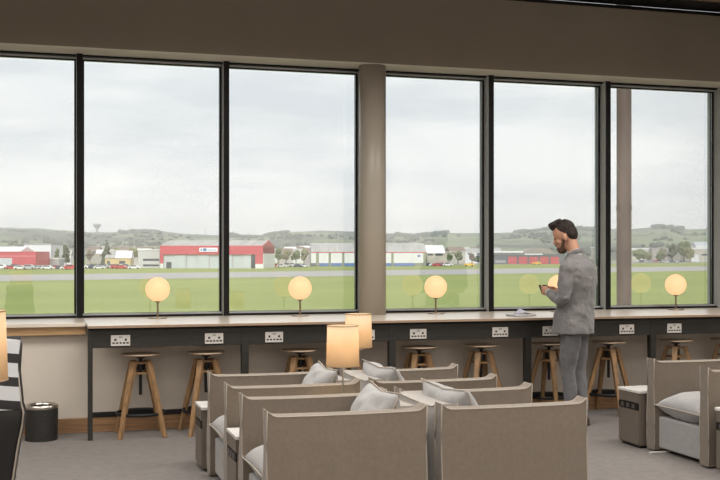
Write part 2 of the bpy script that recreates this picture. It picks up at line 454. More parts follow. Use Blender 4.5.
cs = console(); cs.location = (1.07, 7.40, 0); cs['label'] = 'veneered console with pale top behind the far-row armchair facing left'
dup(cs, (1.09, 6.15, 0), 0, 'veneered console with black sockets between the two armchairs facing left')
c3 = dup(cs, (2.92, 7.36+.36, 0), pi, 'veneered console behind the far-row armchair facing right, under the far table lamp')
dup(cs, (4.455, 7.31, 0), 0, 'veneered console with white top left of the armchair at the right')
dup(cs, (4.49, 6.07, 0), 0, 'veneered console cut by the lower right picture corner')

# ------------------------------------------------------------------ shaded table lamps
def table_lamp(name='table_lamp', r_=.099, h0=.375, h1=.622, base=.07):
    r = tag(empty(name), '', 'lamp', 'lit fabric shade table lamps')
    finish('base', L([(0, 0), (base, 0), (base, .010), (.012, .014), (0, .014)], 32), M_chrome, r)
    finish('stem', L([(0, .013), (.0055, .013), (.0055, h1-.05), (0, h1-.05)], 12), M_chrome, r)
    bm = L([(r_*1.03, h0), (r_*.97, h1)], 48); sh = finish('lamp_shade', bm, M_shade, r, smooth=True)
    so = sh.modifiers.new('thickness', 'SOLIDIFY'); so.thickness = .002
    for z, q in ((h0, r_*1.03), (h1, r_*.97)):
        bm = BM()
        tube(bm, [(q*cos(2*pi*k/40), q*sin(2*pi*k/40), z) for k in range(40)], .0025, 6, closed=True)
        finish('shade_trim', bm, mat('shade_tape', (.35, .25, .15), .8), sh, smooth=True)
    b = L([(0, h0+.07)]+[(.028*sin(pi*(1-t/10)), h0+.098+.028*cos(pi*(1-t/10))) for t in range(1, 10)]+[(0, h0+.126)], 16)
    finish('bulb', b, mat('bulb', (1, .8, .5), .5, emit=(1, .78, .50), estr=120), r, smooth=True)
    return r
tl = table_lamp(); tl.location = (1.78, 6.30, .4505); tl['label'] = 'nearer and larger of the two lit cream drum shade table lamps'
dup(tl, (2.25, 7.54, .4505), 0, 'farther lit cream drum shade table lamp in front of the column')

# ------------------------------------------------------------------ waste bin
bn = tag(empty('waste_bin', (.01, 9.09, 0)), 'round black waste bin with metal rim against the wall', 'waste bin')
finish('bin_body', L([(0, 0), (.128, 0), (.132, .262), (.112, .262), (.11, .02), (0, .02)], 40), mat('black_woven', (.014, .013, .012), .6, bump=.8, bscale=90), bn, smooth=False)
finish('rim', L([(.1335, .258), (.1355, .270), (.1345, .288), (.112, .290), (.110, .262)], 40), M_chrome, bn, smooth=True)
finish('inner_bag', L([(.1085, .275), (.10, .24), (.09, .06), (0, .05)], 24), M_black, bn, smooth=True)

fx, fy = camxy(660, 8.12)
tag(finish('floor_strip', B(-.09, .09, -.012, .012, 0, .012), M_white, None, bevel=.003, loc=(fx, fy, 0)), 'short white strip lying on the carpet before the right armchair', 'strip')
# ------------------------------------------------------------------ papers on the bar
nb = tag(empty('booklet', (on_y(521, 9.2), 9.2, .936), .12), 'grey booklet lying on the bar left of the man', 'booklet')
finish('cover', B(-.12, .12, -.08, .08, 0, .004), mat('booklet_grey', (.12, .12, .13), .6), nb)
finish('pages', B(-.117, .117, -.077, .077, .0042, .018), mat('booklet_page', (.62, .62, .66), .7), nb)
bm = BM(); rows = []
for i in range(9):
    u = i/8; row = []
    for j in range(7):
        v = j/6
        z = .02+.045*exp(-((u-.5)/.22)**2)*(.5+.5*v)+.004*sin(9*u+5*v)
        row.append(bm.verts.new((-.085+.16*u, -.05+.11*v, z)))
    rows.append(row)
for i in range(8):
    for j in range(6): bm.faces.new((rows[i][j], rows[i+1][j], rows[i+1][j+1], rows[i][j+1]))
pp = finish('folded_napkin', bm, mat('blue_white_paper', (.55, .57, .68), .8), None, smooth=True)
pp.location = (on_y(523, 9.2), 9.2, .936); so = pp.modifiers.new('thickness', 'SOLIDIFY'); so.thickness = .0015
tag(pp, 'pale bluish folded napkin on top of the booklet on the bar', 'napkin')

# ------------------------------------------------------------------ left edge: black lounge chair, striped throw, floor lamp
lx, ly = camxy(-22, 5.0)
lc = tag(empty('lounge_chair', (lx, ly, 0), -PHI+.05), 'black leather high-back chair cut off by the left picture edge', 'armchair')
def shell(prof, th, n=14, wf=None):
    """backrest: prof list of (z, halfwidth, y)"""
    bm = BM(); rows = []
    for z, hw, y in prof:
        rows.append([(hw*(-1+2*k/n), y+.06*((-1+2*k/n)**2), z) for k in range(n+1)])
    F = [[bm.verts.new(p) for p in r] for r in rows]
    K = [[bm.verts.new((p[0], p[1]+th, p[2])) for p in r] for r in rows]
    m_ = len(rows)
    for i in range(m_-1):
        for k in range(n):
            bm.faces.new((F[i][k], F[i][k+1], F[i+1][k+1], F[i+1][k])); bm.faces.new((K[i][k], K[i+1][k], K[i+1][k+1], K[i][k+1]))
        bm.faces.new((F[i][0], F[i+1][0], K[i+1][0], K[i][0])); bm.faces.new((F[i][n], K[i][n], K[i+1][n], F[i+1][n]))
    for k in range(n):
        bm.faces.new((F[0][k], K[0][k], K[0][k+1], F[0][k+1])); bm.faces.new((F[-1][k], F[-1][k+1], K[-1][k+1], K[-1][k]))
    return bm, [Vector(r[-1]) for r in rows], [Vector(r[0]) for r in rows]
prof = [(.30, .10, .06), (.45, .135, .03), (.60, .165, .0), (.70, .190, -.02), (.76, .198, -.025), (.80, .185, -.02), (.95, .165, .0), (1.08, .165, .03), (1.10, .15, .035)]
bm, e1, e2 = shell(prof, .08)
bk = finish('backrest', bm, M_leath, lc, smooth=True, bevel=.012)
bm = BM(); tube(bm, [p+Vector((.003, 0, 0)) for p in e1[:7]], .005, 6); tube(bm, [p-Vector((.003, 0, 0)) for p in e2[:7]], .005, 6)
finish('piping', bm, M_pipe, bk, smooth=True)
finish('seat', B(-.30, .02, .11, .62, .30, .44), M_leath, lc, bevel=.04)
for ax in (-.33, ):
    finish('armrest', B(ax, ax+.06, .10, .60, .30, .60), M_leath, lc, bevel=.02)
finish('pedestal', L([(0, 0), (.22, 0), (.22, .012), (.03, .03), (.03, .301), (0, .301)], 32), M_black, lc, loc=(-.05, .32, 0), smooth=False)
# striped throw
m = mat('striped_throw', (.6, .6, .6), .8); n, l = m.node_tree.nodes, m.node_tree.links
t_ = n.new('ShaderNodeTexCoord'); sx_ = n.new('ShaderNodeSeparateXYZ'); ma = n.new('ShaderNodeMath'); ma.operation = 'MULTIPLY_ADD'; ma.inputs[1].default_value = 9.2; ma.inputs[2].default_value = .24
fr_ = n.new('ShaderNodeMath'); fr_.operation = 'FRACT'; gt = n.new('ShaderNodeMath'); gt.operation = 'GREATER_THAN'; gt.inputs[1].default_value = .60
ad = n.new('ShaderNodeMath'); ad.operation = 'MULTIPLY_ADD'; ad.inputs[1].default_value = .15
mxn = n.new('ShaderNodeMix'); mxn.data_type = 'RGBA'; mxn.inputs[6].default_value = (.55, .57, .60, 1); mxn.inputs[7].default_value = (.02, .02, .022, 1)
l.new(t_.outputs['Object'], sx_.inputs[0]); l.new(sx_.outputs['X'], ad.inputs[0]); l.new(sx_.outputs['Z'], ad.inputs[2]); l.new(ad.outputs[0], ma.inputs[0])
l.new(ma.outputs[0], fr_.inputs[0]); l.new(fr_.outputs[0], gt.inputs[0]); l.new(gt.outputs[0], mxn.inputs[0]); l.new(mxn.outputs[2], n['Principled BSDF'].inputs['Base Color'])
prof2 = [(.775, .194, -.040), (.82, .188, -.042), (.90, .178, -.034), (.99, .172, -.022), (1.06, .174, .0), (1.10, .176, .012), (1.118, .170, .03)]
bm, _, _ = shell(prof2, .014)
th = finish('striped_throw', bm, m, None, smooth=True, bevel=.004)
th.location = lc.location; th.rotation_euler = lc.rotation_euler
tag(th, 'black and white striped throw over the black chair at the left edge', 'throw')
fx, fy = camxy(-36.5, 3.9)
fl = table_lamp('floor_lamp', .151, 1.045, 1.298, .14); fl.location = (fx, fy, 0); fl['label'] = 'lit warm shade cut off by the left picture edge, on a floor stand'
del fl['group']

# ------------------------------------------------------------------ the man
def loft(bm, rings, n=24):
    """rings: (cx, cy, z, rx, ry, power, tiltx)"""
    R = []
    for cx, cy, z, rx, ry in rings:
        ring = []
        for k in range(n):
            a = 2*pi*k/n; ca, sa = cos(a), sin(a); p = .85
            ring.append(bm.verts.new((cx+rx*math.copysign(abs(ca)**p, ca), cy+ry*math.copysign(abs(sa)**p, sa), z)))
        R.append(ring)
    for a, b in zip(R, R[1:]):
        for k in range(n): j = (k+1) % n; bm.faces.new((a[k], a[j], b[j], b[k]))
    bm.faces.new(R[0][::-1]); bm.faces.new(R[-1])
def remesh(o, v, sm=4, wr=0, ws=.08):
    r = o.modifiers.new('skin_join', 'REMESH'); r.mode = 'VOXEL'; r.voxel_size = v; r.use_smooth_shade = True
    if sm: s = o.modifiers.new('smooth', 'SMOOTH'); s.iterations = sm; s.factor = .6
    if wr:
        tx = bpy.data.textures.new('folds', 'CLOUDS'); tx.noise_scale = ws
        d = o.modifiers.new('folds', 'DISPLACE'); d.texture = tx; d.strength = wr; d.mid_level = .5
def ball(bm, c, r, seg=16):
    ret = bmesh.ops.create_uvsphere(bm, u_segments=seg, v_segments=seg//2+2, radius=1)
    r = r if isinstance(r, tuple) else (r, r, r)
    for v in ret['verts']: v.co = Vector((c[0]+v.co.x*r[0], c[1]+v.co.y*r[1], c[2]+v.co.z*r[2]))
    return ret['verts']
MANX, MANY = on_y(575, 8.50), 8.50
man = tag(empty('person', (MANX, MANY, 0), radians(124)), 'person in a light grey suit standing at the bar, head bent over a phone', 'person')
# frame: +x forward, +y his left (towards the viewer), +z up
HY = radians(20)           # head yaw towards his left
HP = radians(20)           # head pitched down
HM = Matrix.Translation((.045, .0, 1.572)) @ Matrix.Rotation(HY, 4, 'Z') @ Matrix.Rotation(HP, 4, 'Y')
def head_xf(vs):
    for v in vs: v.co = HM @ v.co
body = BM()
# head in its own frame: origin at the jaw hinge/neck top, z up
hv = []
hv += ball(body, (.012, 0, .145), (.096, .076, .098), 24)         # skull
hv += ball(body, (.050, 0, .075), (.060, .056, .085), 20)         # face
hv += ball(body, (.075, 0, .018), (.034, .034, .030), 14)         # chin
hv += ball(body, (.116, 0, .085), (.017, .012, .016), 10)         # nose tip
for q in range(4): hv += ball(body, (.101+.004*q, 0, .128-.011*q), (.012, .009, .014), 8)
hv += ball(body, (.104, 0, .042), (.011, .024, .009), 10)         # mouth
for s in (-1, 1):
    hv += ball(body, (.088, s*.032, .135), (.016, .024, .009), 10)   # brow
    hv += ball(body, (.004, s*.079, .095), (.019, .010, .031), 12)   # ear
    hv += ball(body, (.070, s*.040, .082), (.026, .020, .028), 12)   # cheek
head_xf(set(hv))
tube(body, [(-.02, 0, 1.42), (-.005, 0, 1.50), (.03, 0, 1.60), (.055, 0, 1.66)], [.062, .055, .054, .058], 16, up=Vector((1, 0, 0)))
# trunk and legs under the clothes (kept inside them)
loft(body, [(0, 0, .86, .10, .14), (0, 0, .95, .105, .145), (0, 0, 1.10, .095, .13), (.0, 0, 1.25, .105, .15), (-.01, 0, 1.38, .095, .16), (-.015, 0, 1.44, .06, .12)])
for s in (-1, 1):
    tube(body, [(0, s*.075, .90), (.02+s*.01, s*.066, .50), (-.01+s*.03, s*.060, .09)], [.060, .032, .028], 12)
    ball(body, (.04+s*.03, s*.062, .05), (.08, .030, .028))
# arms: shoulder, elbow, wrist
SH = [Vector((-.03, .195, 1.425)), Vector((-.03, -.195, 1.425))]
EL = [Vector((.0, .235, 1.125)), Vector((.02, -.235, 1.13))]
WR = [Vector((.200, .105, 1.172)), Vector((.200, -.085, 1.166))]
for k in (0, 1):
    tube(body, [SH[k], (SH[k]+EL[k])/2, EL[k], (EL[k]+WR[k])/2, WR[k]], [.045, .042, .036, .034, .026], 12, up=Vector((.2, 1, 0)))
# hands: palm, four fingers and a thumb each, closing round the phone
for k, s in ((0, 1), (1, -1)):
    wv = WR[k]; inward = Vector((0, -s, 0)); f = Vector((.9, -s*.30, .25)).normalized(); up = Vector((0, 0, 1))
    sd = f.cross(inward).normalized()
    side = Vector((0, 0, -1))
    pc = wv+f*.05
    tube(body, [wv, wv+f*.035, wv+f*.085], [(.024, .018), (.036, .017), (.040, .014)], 12, up=inward)
    kb = wv+f*.085
    for i, (ln, off) in enumerate(((.068, .030), (.076, .010), (.070, -.010), (.055, -.028))):
        b0 = kb+Vector((0, 0, off))
        p1 = b0+f*ln*.42+inward*.006; p2 = p1+(f*.45+inward*.8).normalized()*ln*.33; p3 = p2+(inward-f*.2).normalized()*ln*.27
        tube(body, [b0-f*.02, b0, p1, p2, p3], [.0090, .0090, .0082, .0076, .0062], 8, up=up)
    t0 = wv+f*.022+Vector((0, 0, .026)); t1 = t0+(f*.7+up*.35+inward*.35).normalized()*.035; t2 = t1+(f*.8+inward*.5).normalized()*.028
    tube(body, [t0-up*.012, t0, t1, t2], [.012, .011, .0095, .0075], 8, up=inward)
bo = finish('body', body, M_skin, man, smooth=True); remesh(bo, .0042, 3)

# hair: cap with quiff, sides, nape
hb = BM(); hv = []
hv += ball(hb, (-.010, 0, .172), (.094, .080, .088), 24)
hv += ball(hb, (-.045, 0, .125), (.064, .074, .080), 20)
for q in range(26):
    random.seed(q); a = random.uniform(-1, 1); u = random.random()
    hv += ball(hb, (.085-.13*u, a*.052, .225+.030*sin(pi*min(1, u*1.1+.15))+random.uniform(-.006, .010)), (.030, .020, .024), 10)
for q in range(8):
    hv += ball(hb, (.072+.009*(q % 3), -.045+.09*q/7, .214+.012*(q % 2)), (.024, .014, .020), 10)
head_xf(set(hv))
# trim away hair that would cover face and ears
for v in hb.verts:
    p = HM.inverted() @ v.co
    if p.x > .045 and p.z < .178: p.z = .178+(p.z-.178)*.1; v.co = HM @ p
    elif -.02 < p.x <= .045 and p.z < .13: p.z = .13+(p.z-.13)*.1; v.co = HM @ p
ho = finish('hair', hb, M_hair, man, smooth=True); remesh(ho, .006, 1, wr=.012, ws=.02)
# beard
bb = BM(); hv = []
hv += ball(bb, (.072, 0, .012), (.044, .044, .040), 16)
hv += ball(bb, (.104, 0, .030), (.016, .030, .012), 12)
hv += ball(bb, (.113, 0, .060), (.010, .028, .007), 12)
for s in (-1, 1):
    for q in range(7):
        u = q/6; hv += ball(bb, (.060-.043*u, s*(.040+.027*u), .024+.070*u), (.020-.008*u, .011, .026-.012*u), 10)
head_xf(set(hv))
be = finish('beard', bb, M_beard, man, smooth=True); remesh(be, .005, 1, wr=.005, ws=.012)
# eyes
for s in (-1, 1):
    eb = BM(); ev = ball(eb, (.098, s*.030, .118), (.007, .012, .004), 8); head_xf(ev); finish('eye', eb, mat('eye_dark', (.03, .02, .015), .3), man, smooth=True)

# jacket
jb = BM()
loft(jb, [(.022, 0, .815, .178, .205), (.018, 0, .87, .172, .203), (.010, 0, .96, .160, .196), (-.002, 0, 1.05, .146, .184), (-.012, 0, 1.12, .140, .182),
          (-.020, 0, 1.22, .148, .194), (-.030, 0, 1.32, .150, .204), (-.034, 0, 1.40, .134, .202), (-.030, 0, 1.45, .106, .165), (-.024, 0, 1.49, .080, .108), (-.014, 0, 1.515, .070, .078)], 32)
for k, s in ((0, 1), (1, -1)):
    m1 = (SH[k]+EL[k])/2; m2 = (EL[k]+WR[k])/2
    tube(jb, [SH[k]+Vector((0, -s*.03, .005)), SH[k]+Vector((0, s*.008, -.03)), m1+Vector((-.012, s*.006, 0)), EL[k]+Vector((-.016, s*.004, .012)), EL[k]+Vector((.02, 0, -.012)), m2+Vector((0, 0, -.008)), WR[k]+(EL[k]-WR[k])*.02],
         [(.066, .070), (.070, .072), (.062, .064), (.056, .057), (.055, .054), (.048, .048), (.040, .040)], 18, up=Vector((.3, 1, 0)))
jo = finish('jacket', jb, M_suit, man, smooth=True); remesh(jo, .0085, 4, wr=.026, ws=.085)
# collar, lapels, pocket flap, vent, cuffs as sub-parts of the jacket
cb = BM()
tube(cb, [(.066, .055, 1.455), (.025, .068, 1.50), (-.03, .064, 1.535), (-.072, .0, 1.552), (-.03, -.064, 1.535), (.025, -.068, 1.50), (.066, -.055, 1.455)], [(.010, .024)]*7, 10, up=Vector((0, 0, 1)))
tube(cb, [(.070, .058, 1.44), (.112, .055, 1.34), (.122, .030, 1.22), (.124, .012, 1.12)], [(.016, .006), (.034, .008), (.024, .007), (.010, .005)], 8, up=Vector((1, 0, 0)))
tube(cb, [(.070, -.058, 1.44), (.112, -.055, 1.34), (.122, -.030, 1.22), (.124, -.012, 1.12)], [(.016, .006), (.034, .008), (.024, .007), (.010, .005)], 8, up=Vector((1, 0, 0)))
cc = finish('collar', cb, M_suit, jo, smooth=True)
pb = BM()
tube(pb, [(.075, .158, .985), (.04, .178, .982), (.0, .188, .980)], [(.022, .004)]*3, 8, up=Vector((0, 1, 0)))
finish('pocket_flap', pb, M_suit, jo, smooth=True)
for k in (0, 1):
    qb = BM(); d = (WR[k]-EL[k]).normalized(); tube(qb, [WR[k]-d*.012, WR[k]+d*.012], [.0355, .0345], 16, up=Vector((.3, 1, 0))); finish('shirt_cuff', qb, M_shirt, jo, smooth=True)
sb = BM(); tube(sb, [(-.010, 0, 1.47), (-.004, 0, 1.540), (.0, 0, 1.550)], [.064, .061, .058], 20, up=Vector((1, 0, 0))); finish('shirt_collar', sb, M_shirt, jo, smooth=True)
# trousers
tb = BM()
loft(tb, [(.0, 0, .80, .112, .160), (.0, 0, .88, .112, .162), (0, 0, .96, .105, .150)], 24)
for s in (-1, 1):
    fx_ = .03 if s > 0 else -.03
    tube(tb, [(0, s*.068, .86), (.006, s*.072, .74), (.016+fx_*.3, s*.070, .60), (.020+fx_*.5, s*.066, .48), (-.004+fx_*.7, s*.062, .34), (-.012+fx_*.9, s*.060, .18), (-.006+fx_, s*.060, .045)],
         [(.098, .100), (.090, .092), (.076, .077), (.063, .063), (.060, .059), (.054, .053), (.050, .049)], 20, up=Vector((1, 0, 0)))
to = finish('trousers', tb, M_suit2, man, smooth=True); remesh(to, .008, 3, wr=.020, ws=.09)
for s in (-1, 1):
    fx_ = .03 if s > 0 else -.03
    sh_ = BM(); ball(sh_, (.085+fx_, s*.066, .034), (.080, .042, .034), 16); ball(sh_, (-.02+fx_, s*.060, .045), (.062, .038, .044), 16); box(sh_, -.075+fx_, .15+fx_, s*.063-.034, s*.063+.034, .0, .016)
    so_ = finish('shoe', sh_, M_shoe, man, smooth=True); remesh(so_, .006, 3)
# phone held in both hands
phm = Matrix.Translation((MANX, MANY, 0)) @ Matrix.Rotation(radians(124), 4, 'Z')
ph = finish('phone', B(-.037, .037, -.075, .075, -.004, .004), M_dark, None, bevel=.003)
ph.matrix_world = phm @ Matrix.Translation((.300, .012, 1.205)) @ Matrix.Rotation(pi/2, 4, 'Z') @ Matrix.Rotation(radians(-65), 4, 'X') @ Matrix.Rotation(pi/2, 4, 'Z')
tag(ph, 'dark phone held in the hands of the man in the grey suit', 'phone')

#OUTDOOR
# ------------------------------------------------------------------ outside: airfield
GZ = -4.0
G_PX = (1.5-GZ)*F_PX
def ground(px, py): return camxy(px, G_PX/(py-256))
M_grass = mat('airfield_grass', (.245, .285, .075), .95, col2=(.20, .245, .06), scale=.035, detail=8, stretch=(.35, 1, 1))
M_verge = mat('far_verge_grass', (.20, .24, .07), .95, var=.15, scale=.05)
M_tarmac = mat('runway_asphalt', (.33, .32, .315), .9, var=.05, scale=.05)
M_apron = mat('apron_concrete', (.24, .235, .23), .9, var=.08, scale=.05)
def poly(pts, z):
    bm = BM(); bm.faces.new([bm.verts.new((p[0], p[1], z)) for p in pts]); return bm
def cw(xc, Z): return (Z*sin(PHI)+xc*cos(PHI), Z*cos(PHI)-xc*sin(PHI))
struct('ground', poly([cw(-400, 10.9), cw(400, 10.9), cw(1800, 1500), cw(-1800, 1500)], GZ), M_grass)
# runway band, its edges taken from ground points, extended both ways
def ext(a, b, k0, k1): return (a[0]+(b[0]-a[0])*k0, a[1]+(b[1]-a[1])*k0), (a[0]+(b[0]-a[0])*k1, a[1]+(b[1]-a[1])*k1)
a, b = ext(ground(0, 281.2), ground(720, 270.6), -.4, 1.5); c, d = ext(ground(0, 275.0), ground(720, 266.0), -.4, 1.5)
struct('runway', poly([a, b, d, c], GZ+.03), M_tarmac)
a, b = ext(ground(0, 269.0), ground(720, 262.6), -.5, 1.25); c, d = ext(ground(0, 266.2), ground(720, 260.5), -.5, 1.25)
struct('apron', poly([a, b, d, c], GZ+.04), M_apron)

# rolling hills behind the airfield
ridge = [(-500, 229), (-200, 227), (0, 227.5), (35, 228), (70, 230), (100, 232), (150, 231), (200, 234.5), (230, 234.5), (250, 237), (262, 236.5), (275, 233), (290, 231.5), (330, 230.5), (360, 231.5), (385, 235), (400, 234.8), (414, 236), (430, 233.5), (450, 232), (480, 232), (510, 232.3), (530, 231), (546, 229), (575, 228), (600, 228.5), (640, 227.5), (655, 226.5), (670, 226.5), (690, 229), (720, 228), (900, 230), (1200, 226)]
def ridge_y(px):
    for (a, ya), (b, yb) in zip(ridge, ridge[1:]):
        if a <= px <= b:
            u = (px-a)/(b-a); u = u*u*(3-2*u); return ya+(yb-ya)*u
    return 229
bm = BM(); rows = []; NR, NA = 46, 300
RR = 2600
for i in range(NR+1):
    u = i/NR; Z = 1150+(3400-1150)*u; row = []
    for j in range(NA+1):
        px = -420+1560*j/NA
        top = (256-ridge_y(px))*RR/F_PX+1.5-GZ
        v = min(1, (Z-1150)/(RR-1150))
        h = top*(v**1.05) if Z <= RR else top*(1-.25*(Z-RR)/800)
        x, y = camxy(px, Z)
        h += (noise.noise(Vector((x/210, y/210, 2)))*9+noise.noise(Vector((x/70, y/70, 5)))*3.0)*min(1, v*4)*(1-.75*v)
        h += max(0, noise.noise(Vector((x/30, y/30, 9))))*3.0*min(1, v*5)
        row.append(bm.verts.new((x, y, GZ+h-.5)))
    rows.append(row)
for i in range(NR):
    for j in range(NA): bm.faces.new((rows[i][j], rows[i][j+1], rows[i+1][j+1], rows[i+1][j]))
M_hill = mat('hillside', (.20, .25, .13), .95)
n, l = M_hill.node_tree.nodes, M_hill.node_tree.links
tt = n.new('ShaderNodeTexCoord'); m1 = n.new('ShaderNodeMapping'); m1.inputs['Scale'].default_value = (.0045, .0022, .004); m1.inputs['Rotation'].default_value = (0, 0, PHI)
n1 = n.new('ShaderNodeTexNoise'); n1.inputs['Scale'].default_value = 1; n1.inputs['Detail'].default_value = 8; n1.inputs['Roughness'].default_value = .62
r1 = n.new('ShaderNodeValToRGB'); e = r1.color_ramp.elements
e[0].position = .42; e[0].color = (.055, .075, .055, 1); e[1].position = .60; e[1].color = (.17, .22, .11, 1)
k = e.new(.49); k.color = (.085, .11, .07, 1); k = e.new(.53); k.color = (.15, .185, .095, 1)
l.new(tt.outputs['Object'], m1.inputs['Vector']); l.new(m1.outputs['Vector'], n1.inputs['Vector']); l.new(n1.outputs['Fac'], r1.inputs['Fac']); l.new(r1.outputs['Color'], n['Principled BSDF'].inputs['Base Color'])
struct('hills', bm, M_hill, smooth=True)

# thin haze lying over the far fields
hz = bpy.data.materials.new('haze'); hz.use_nodes = True; n, l = hz.node_tree.nodes, hz.node_tree.links; n.remove(n['Principled BSDF'])
vs_ = n.new('ShaderNodeVolumeScatter'); vs_.inputs['Density'].default_value = .00028; vs_.inputs['Color'].default_value = (.97, .98, 1, 1)
l.new(vs_.outputs[0], n['Material Output'].inputs['Volume'])
bm = BM(); lo = [cw(-350, 420), cw(350, 420), cw(2400, 3700), cw(-2400, 3700)]
va = [bm.verts.new((p[0], p[1], GZ-5)) for p in lo]; vb = [bm.verts.new((p[0], p[1], GZ+110)) for p in lo]
bm.faces.new(va[::-1]); bm.faces.new(vb)
for i in range(4): j = (i+1) % 4; bm.faces.new((va[i], va[j], vb[j], vb[i]))
tag(finish('haze', bm, hz, None), 'thin pale haze lying over the far fields and hills', 'haze', kind='stuff')

# woods: belts of trees beyond counting
def hill_h(px, Z):
    top = (256-ridge_y(px))*RR/F_PX+1.5-GZ
    v = max(0, min(1, (Z-1150)/(RR-1150))); h = top*(v**1.05) if Z <= RR else top
    return GZ+h-.5
def icos(bm, c, r, sd=1, squash=1.0, jit=.25):
    ret = bmesh.ops.create_icosphere(bm, subdivisions=sd, radius=1)
    for v in ret['verts']:
        k = 1+noise.noise(v.co*1.7+Vector(c)*.37)*jit*2
        v.co = Vector(c)+Vector((v.co.x*r*k, v.co.y*r*k, v.co.z*r*k*squash))
random.seed(11)
bm = BM()
for i in range(4200):
    px = random.uniform(-60, 780); u = random.random()
    if u < .50: Z = random.uniform(2380, 2620); d = noise.noise(Vector((px/45, 3.7, 3.3)))+.12
    elif u < .80: Z = random.uniform(1500, 2350); d = noise.noise(Vector((px/60, Z/160, 3.3)))-.08
    else: Z = random.uniform(1230, 1500); d = noise.noise(Vector((px/40, Z/200, 8.3)))+.1
    if d < 0: continue
    x, y = camxy(px, Z); r = random.uniform(3.5, 7.0)*(Z/2500)**.3
    icos(bm, (x, y, hill_h(px, Z)+r*.35), r, 1, random.uniform(.55, .85))
wo = finish('woodland', bm, mat('distant_woods', (.06, .08, .055), .95, var=.35, scale=.02), None)
tag(wo, 'belts of dark green woods spread over the hills', 'woodland', kind='stuff')

# building helper: local x along the front (right), local y away, z up; lengths in metres
def site(name, px, Z, delta, label, cat='building', group=None):
    x, y = camxy(px, Z); return tag(empty(name, (x, y, GZ), -PHI+delta), label, cat, group)
def pt(name, parent, m, *bxs, **k):
    bm = BM()
    for b_ in bxs: box(bm, *b_)
    return finish(name, bm, m, parent, **k)
def gable(name, parent, m, x0, x1, y0, y1, z0, z1, along='x', over=0):
    bm = BM()
    if along == 'x':
        ym = (y0+y1)/2; P = [(x0, y0-over, z0), (x1, y0-over, z0), (x1, ym, z1), (x0, ym, z1), (x0, y1+over, z0), (x1, y1+over, z0)]
    else:
        xm = (x0+x1)/2; P = [(x0-over, y0, z0), (x0-over, y1, z0), (xm, y1, z1), (xm, y0, z1), (x1+over, y0, z0), (x1+over, y1, z0)]
    v = [bm.verts.new(p) for p in P]
    for f in ((0, 1, 2, 3), (3, 2, 5, 4), (0, 3, 4), (1, 5, 2), (0, 4, 5, 1)): bm.faces.new([v[i] for i in f])
    return finish(name, bm, m, parent)
M_red = mat('red_cladding', (.52, .085, .11), .6, var=.06, scale=.3)
M_reddoor = mat('red_doors', (.50, .085, .10), .6, var=.05, scale=.3)
M_gdoor = mat('pale_grey_doors', (.50, .54, .56), .6, var=.04, scale=.2, stretch=(3, 3, .1))
M_rgrey = mat('grey_roof', (.36, .36, .35), .8, var=.12, scale=.15, stretch=(4, .2, 1))
M_dgrey = mat('dark_grey_wall', (.12, .14, .16), .7)
M_wht = mat('white_cladding', (.70, .71, .72), .6, var=.03, scale=.2)
M_bei = mat('beige_wall', (.48, .46, .40), .8, var=.08, scale=.2)
M_blue = mat('blue_panels', (.10, .19, .42), .6)
M_win = mat('dark_windows', (.06, .075, .09), .3)
M_olive = mat('olive_posts', (.26, .29, .22), .8)
M_yel = mat('yellow_render', (.62, .50, .25), .8)
M_broof = mat('brown_tiles', (.20, .15, .13), .9, var=.1, scale=.3)
M_stone = mat('granite_wall', (.36, .34, .32), .9, var=.1, scale=.4)

# long red hangar
s = 474/F_PX
h = site('hangar', 160, 474, radians(-4.5), 'long red and grey hangar with a white sign in the left windows')
Lh = 104*s
pt('wall', h, M_red, (0, Lh, .3, 32, 6.4, 10.1), (0, 1.4, 0, 32, 2.2, 10.1), (Lh-3.4, Lh, 0, 32, 2.0, 10.1), (0, Lh, 31.5, 32, 0, 10.1), (0, Lh, -.1, .3, 6.2, 10.1))
pt('end_wall', h, M_wht, (Lh+.02, Lh+.2, 0, 32, 0, 6.6), (Lh-3.4, Lh, 0, 1, 0, 2), (0, 1.4, 0, 1, 0, 2.2))
nd = 8; dw = (Lh-4.8)/nd
for i in range(nd):
    yo = .5 if i % 2 else .8
    x0 = 1.4+i*dw
    if i == 0:
        pt('door', h, M_gdoor, (x0, x0+1.2, yo, yo+.2, 0, 6.2), (x0+1.2, x0+dw, yo, yo+.2, 2.8, 6.2), (x0+3.6, x0+dw, yo, yo+.2, 0, 2.8))
        pt('doorway', h, M_win, (x0+1.2, x0+3.6, yo+.1, yo+.3, 0, 2.8))
    elif i == nd-1: pt('door', h, M_gdoor, (x0, x0+dw-2, yo, yo+.2, 0, 6.2)); pt('doorway', h, M_win, (x0+dw-2, x0+dw, yo+.1, yo+.3, 0, 6.2))
    else: pt('door', h, M_gdoor, (x0, x0+dw-.12, yo, yo+.2, 0, 6.2))
gable('roof', h, M_rgrey, 0, Lh-.3, 0, 32, 10.1, 12.7)
gable('gable_end', h, M_red, Lh-.3, Lh, 0, 32, 10.1, 12.7)
sg = pt('sign', h, mat('sign_white', (.78, .80, .86), .5), (40*s, 58.5*s, -.35, -.1, 7.35, 9.15))
pt('sign_lettering', sg, M_blue, (41.5*s, 43*s, -.42, -.36, 7.8, 8.6), (44*s, 47.5*s, -.42, -.36, 7.7, 8.9))
pt('sign_lettering', sg, mat('pale_blue_letters', (.40, .50, .72), .5), *[((48.6+1.25*q)*s, (49.4+1.25*q)*s, -.42, -.36, 7.8, 8.5+.2*(q % 3 == 1)) for q in range(7)])
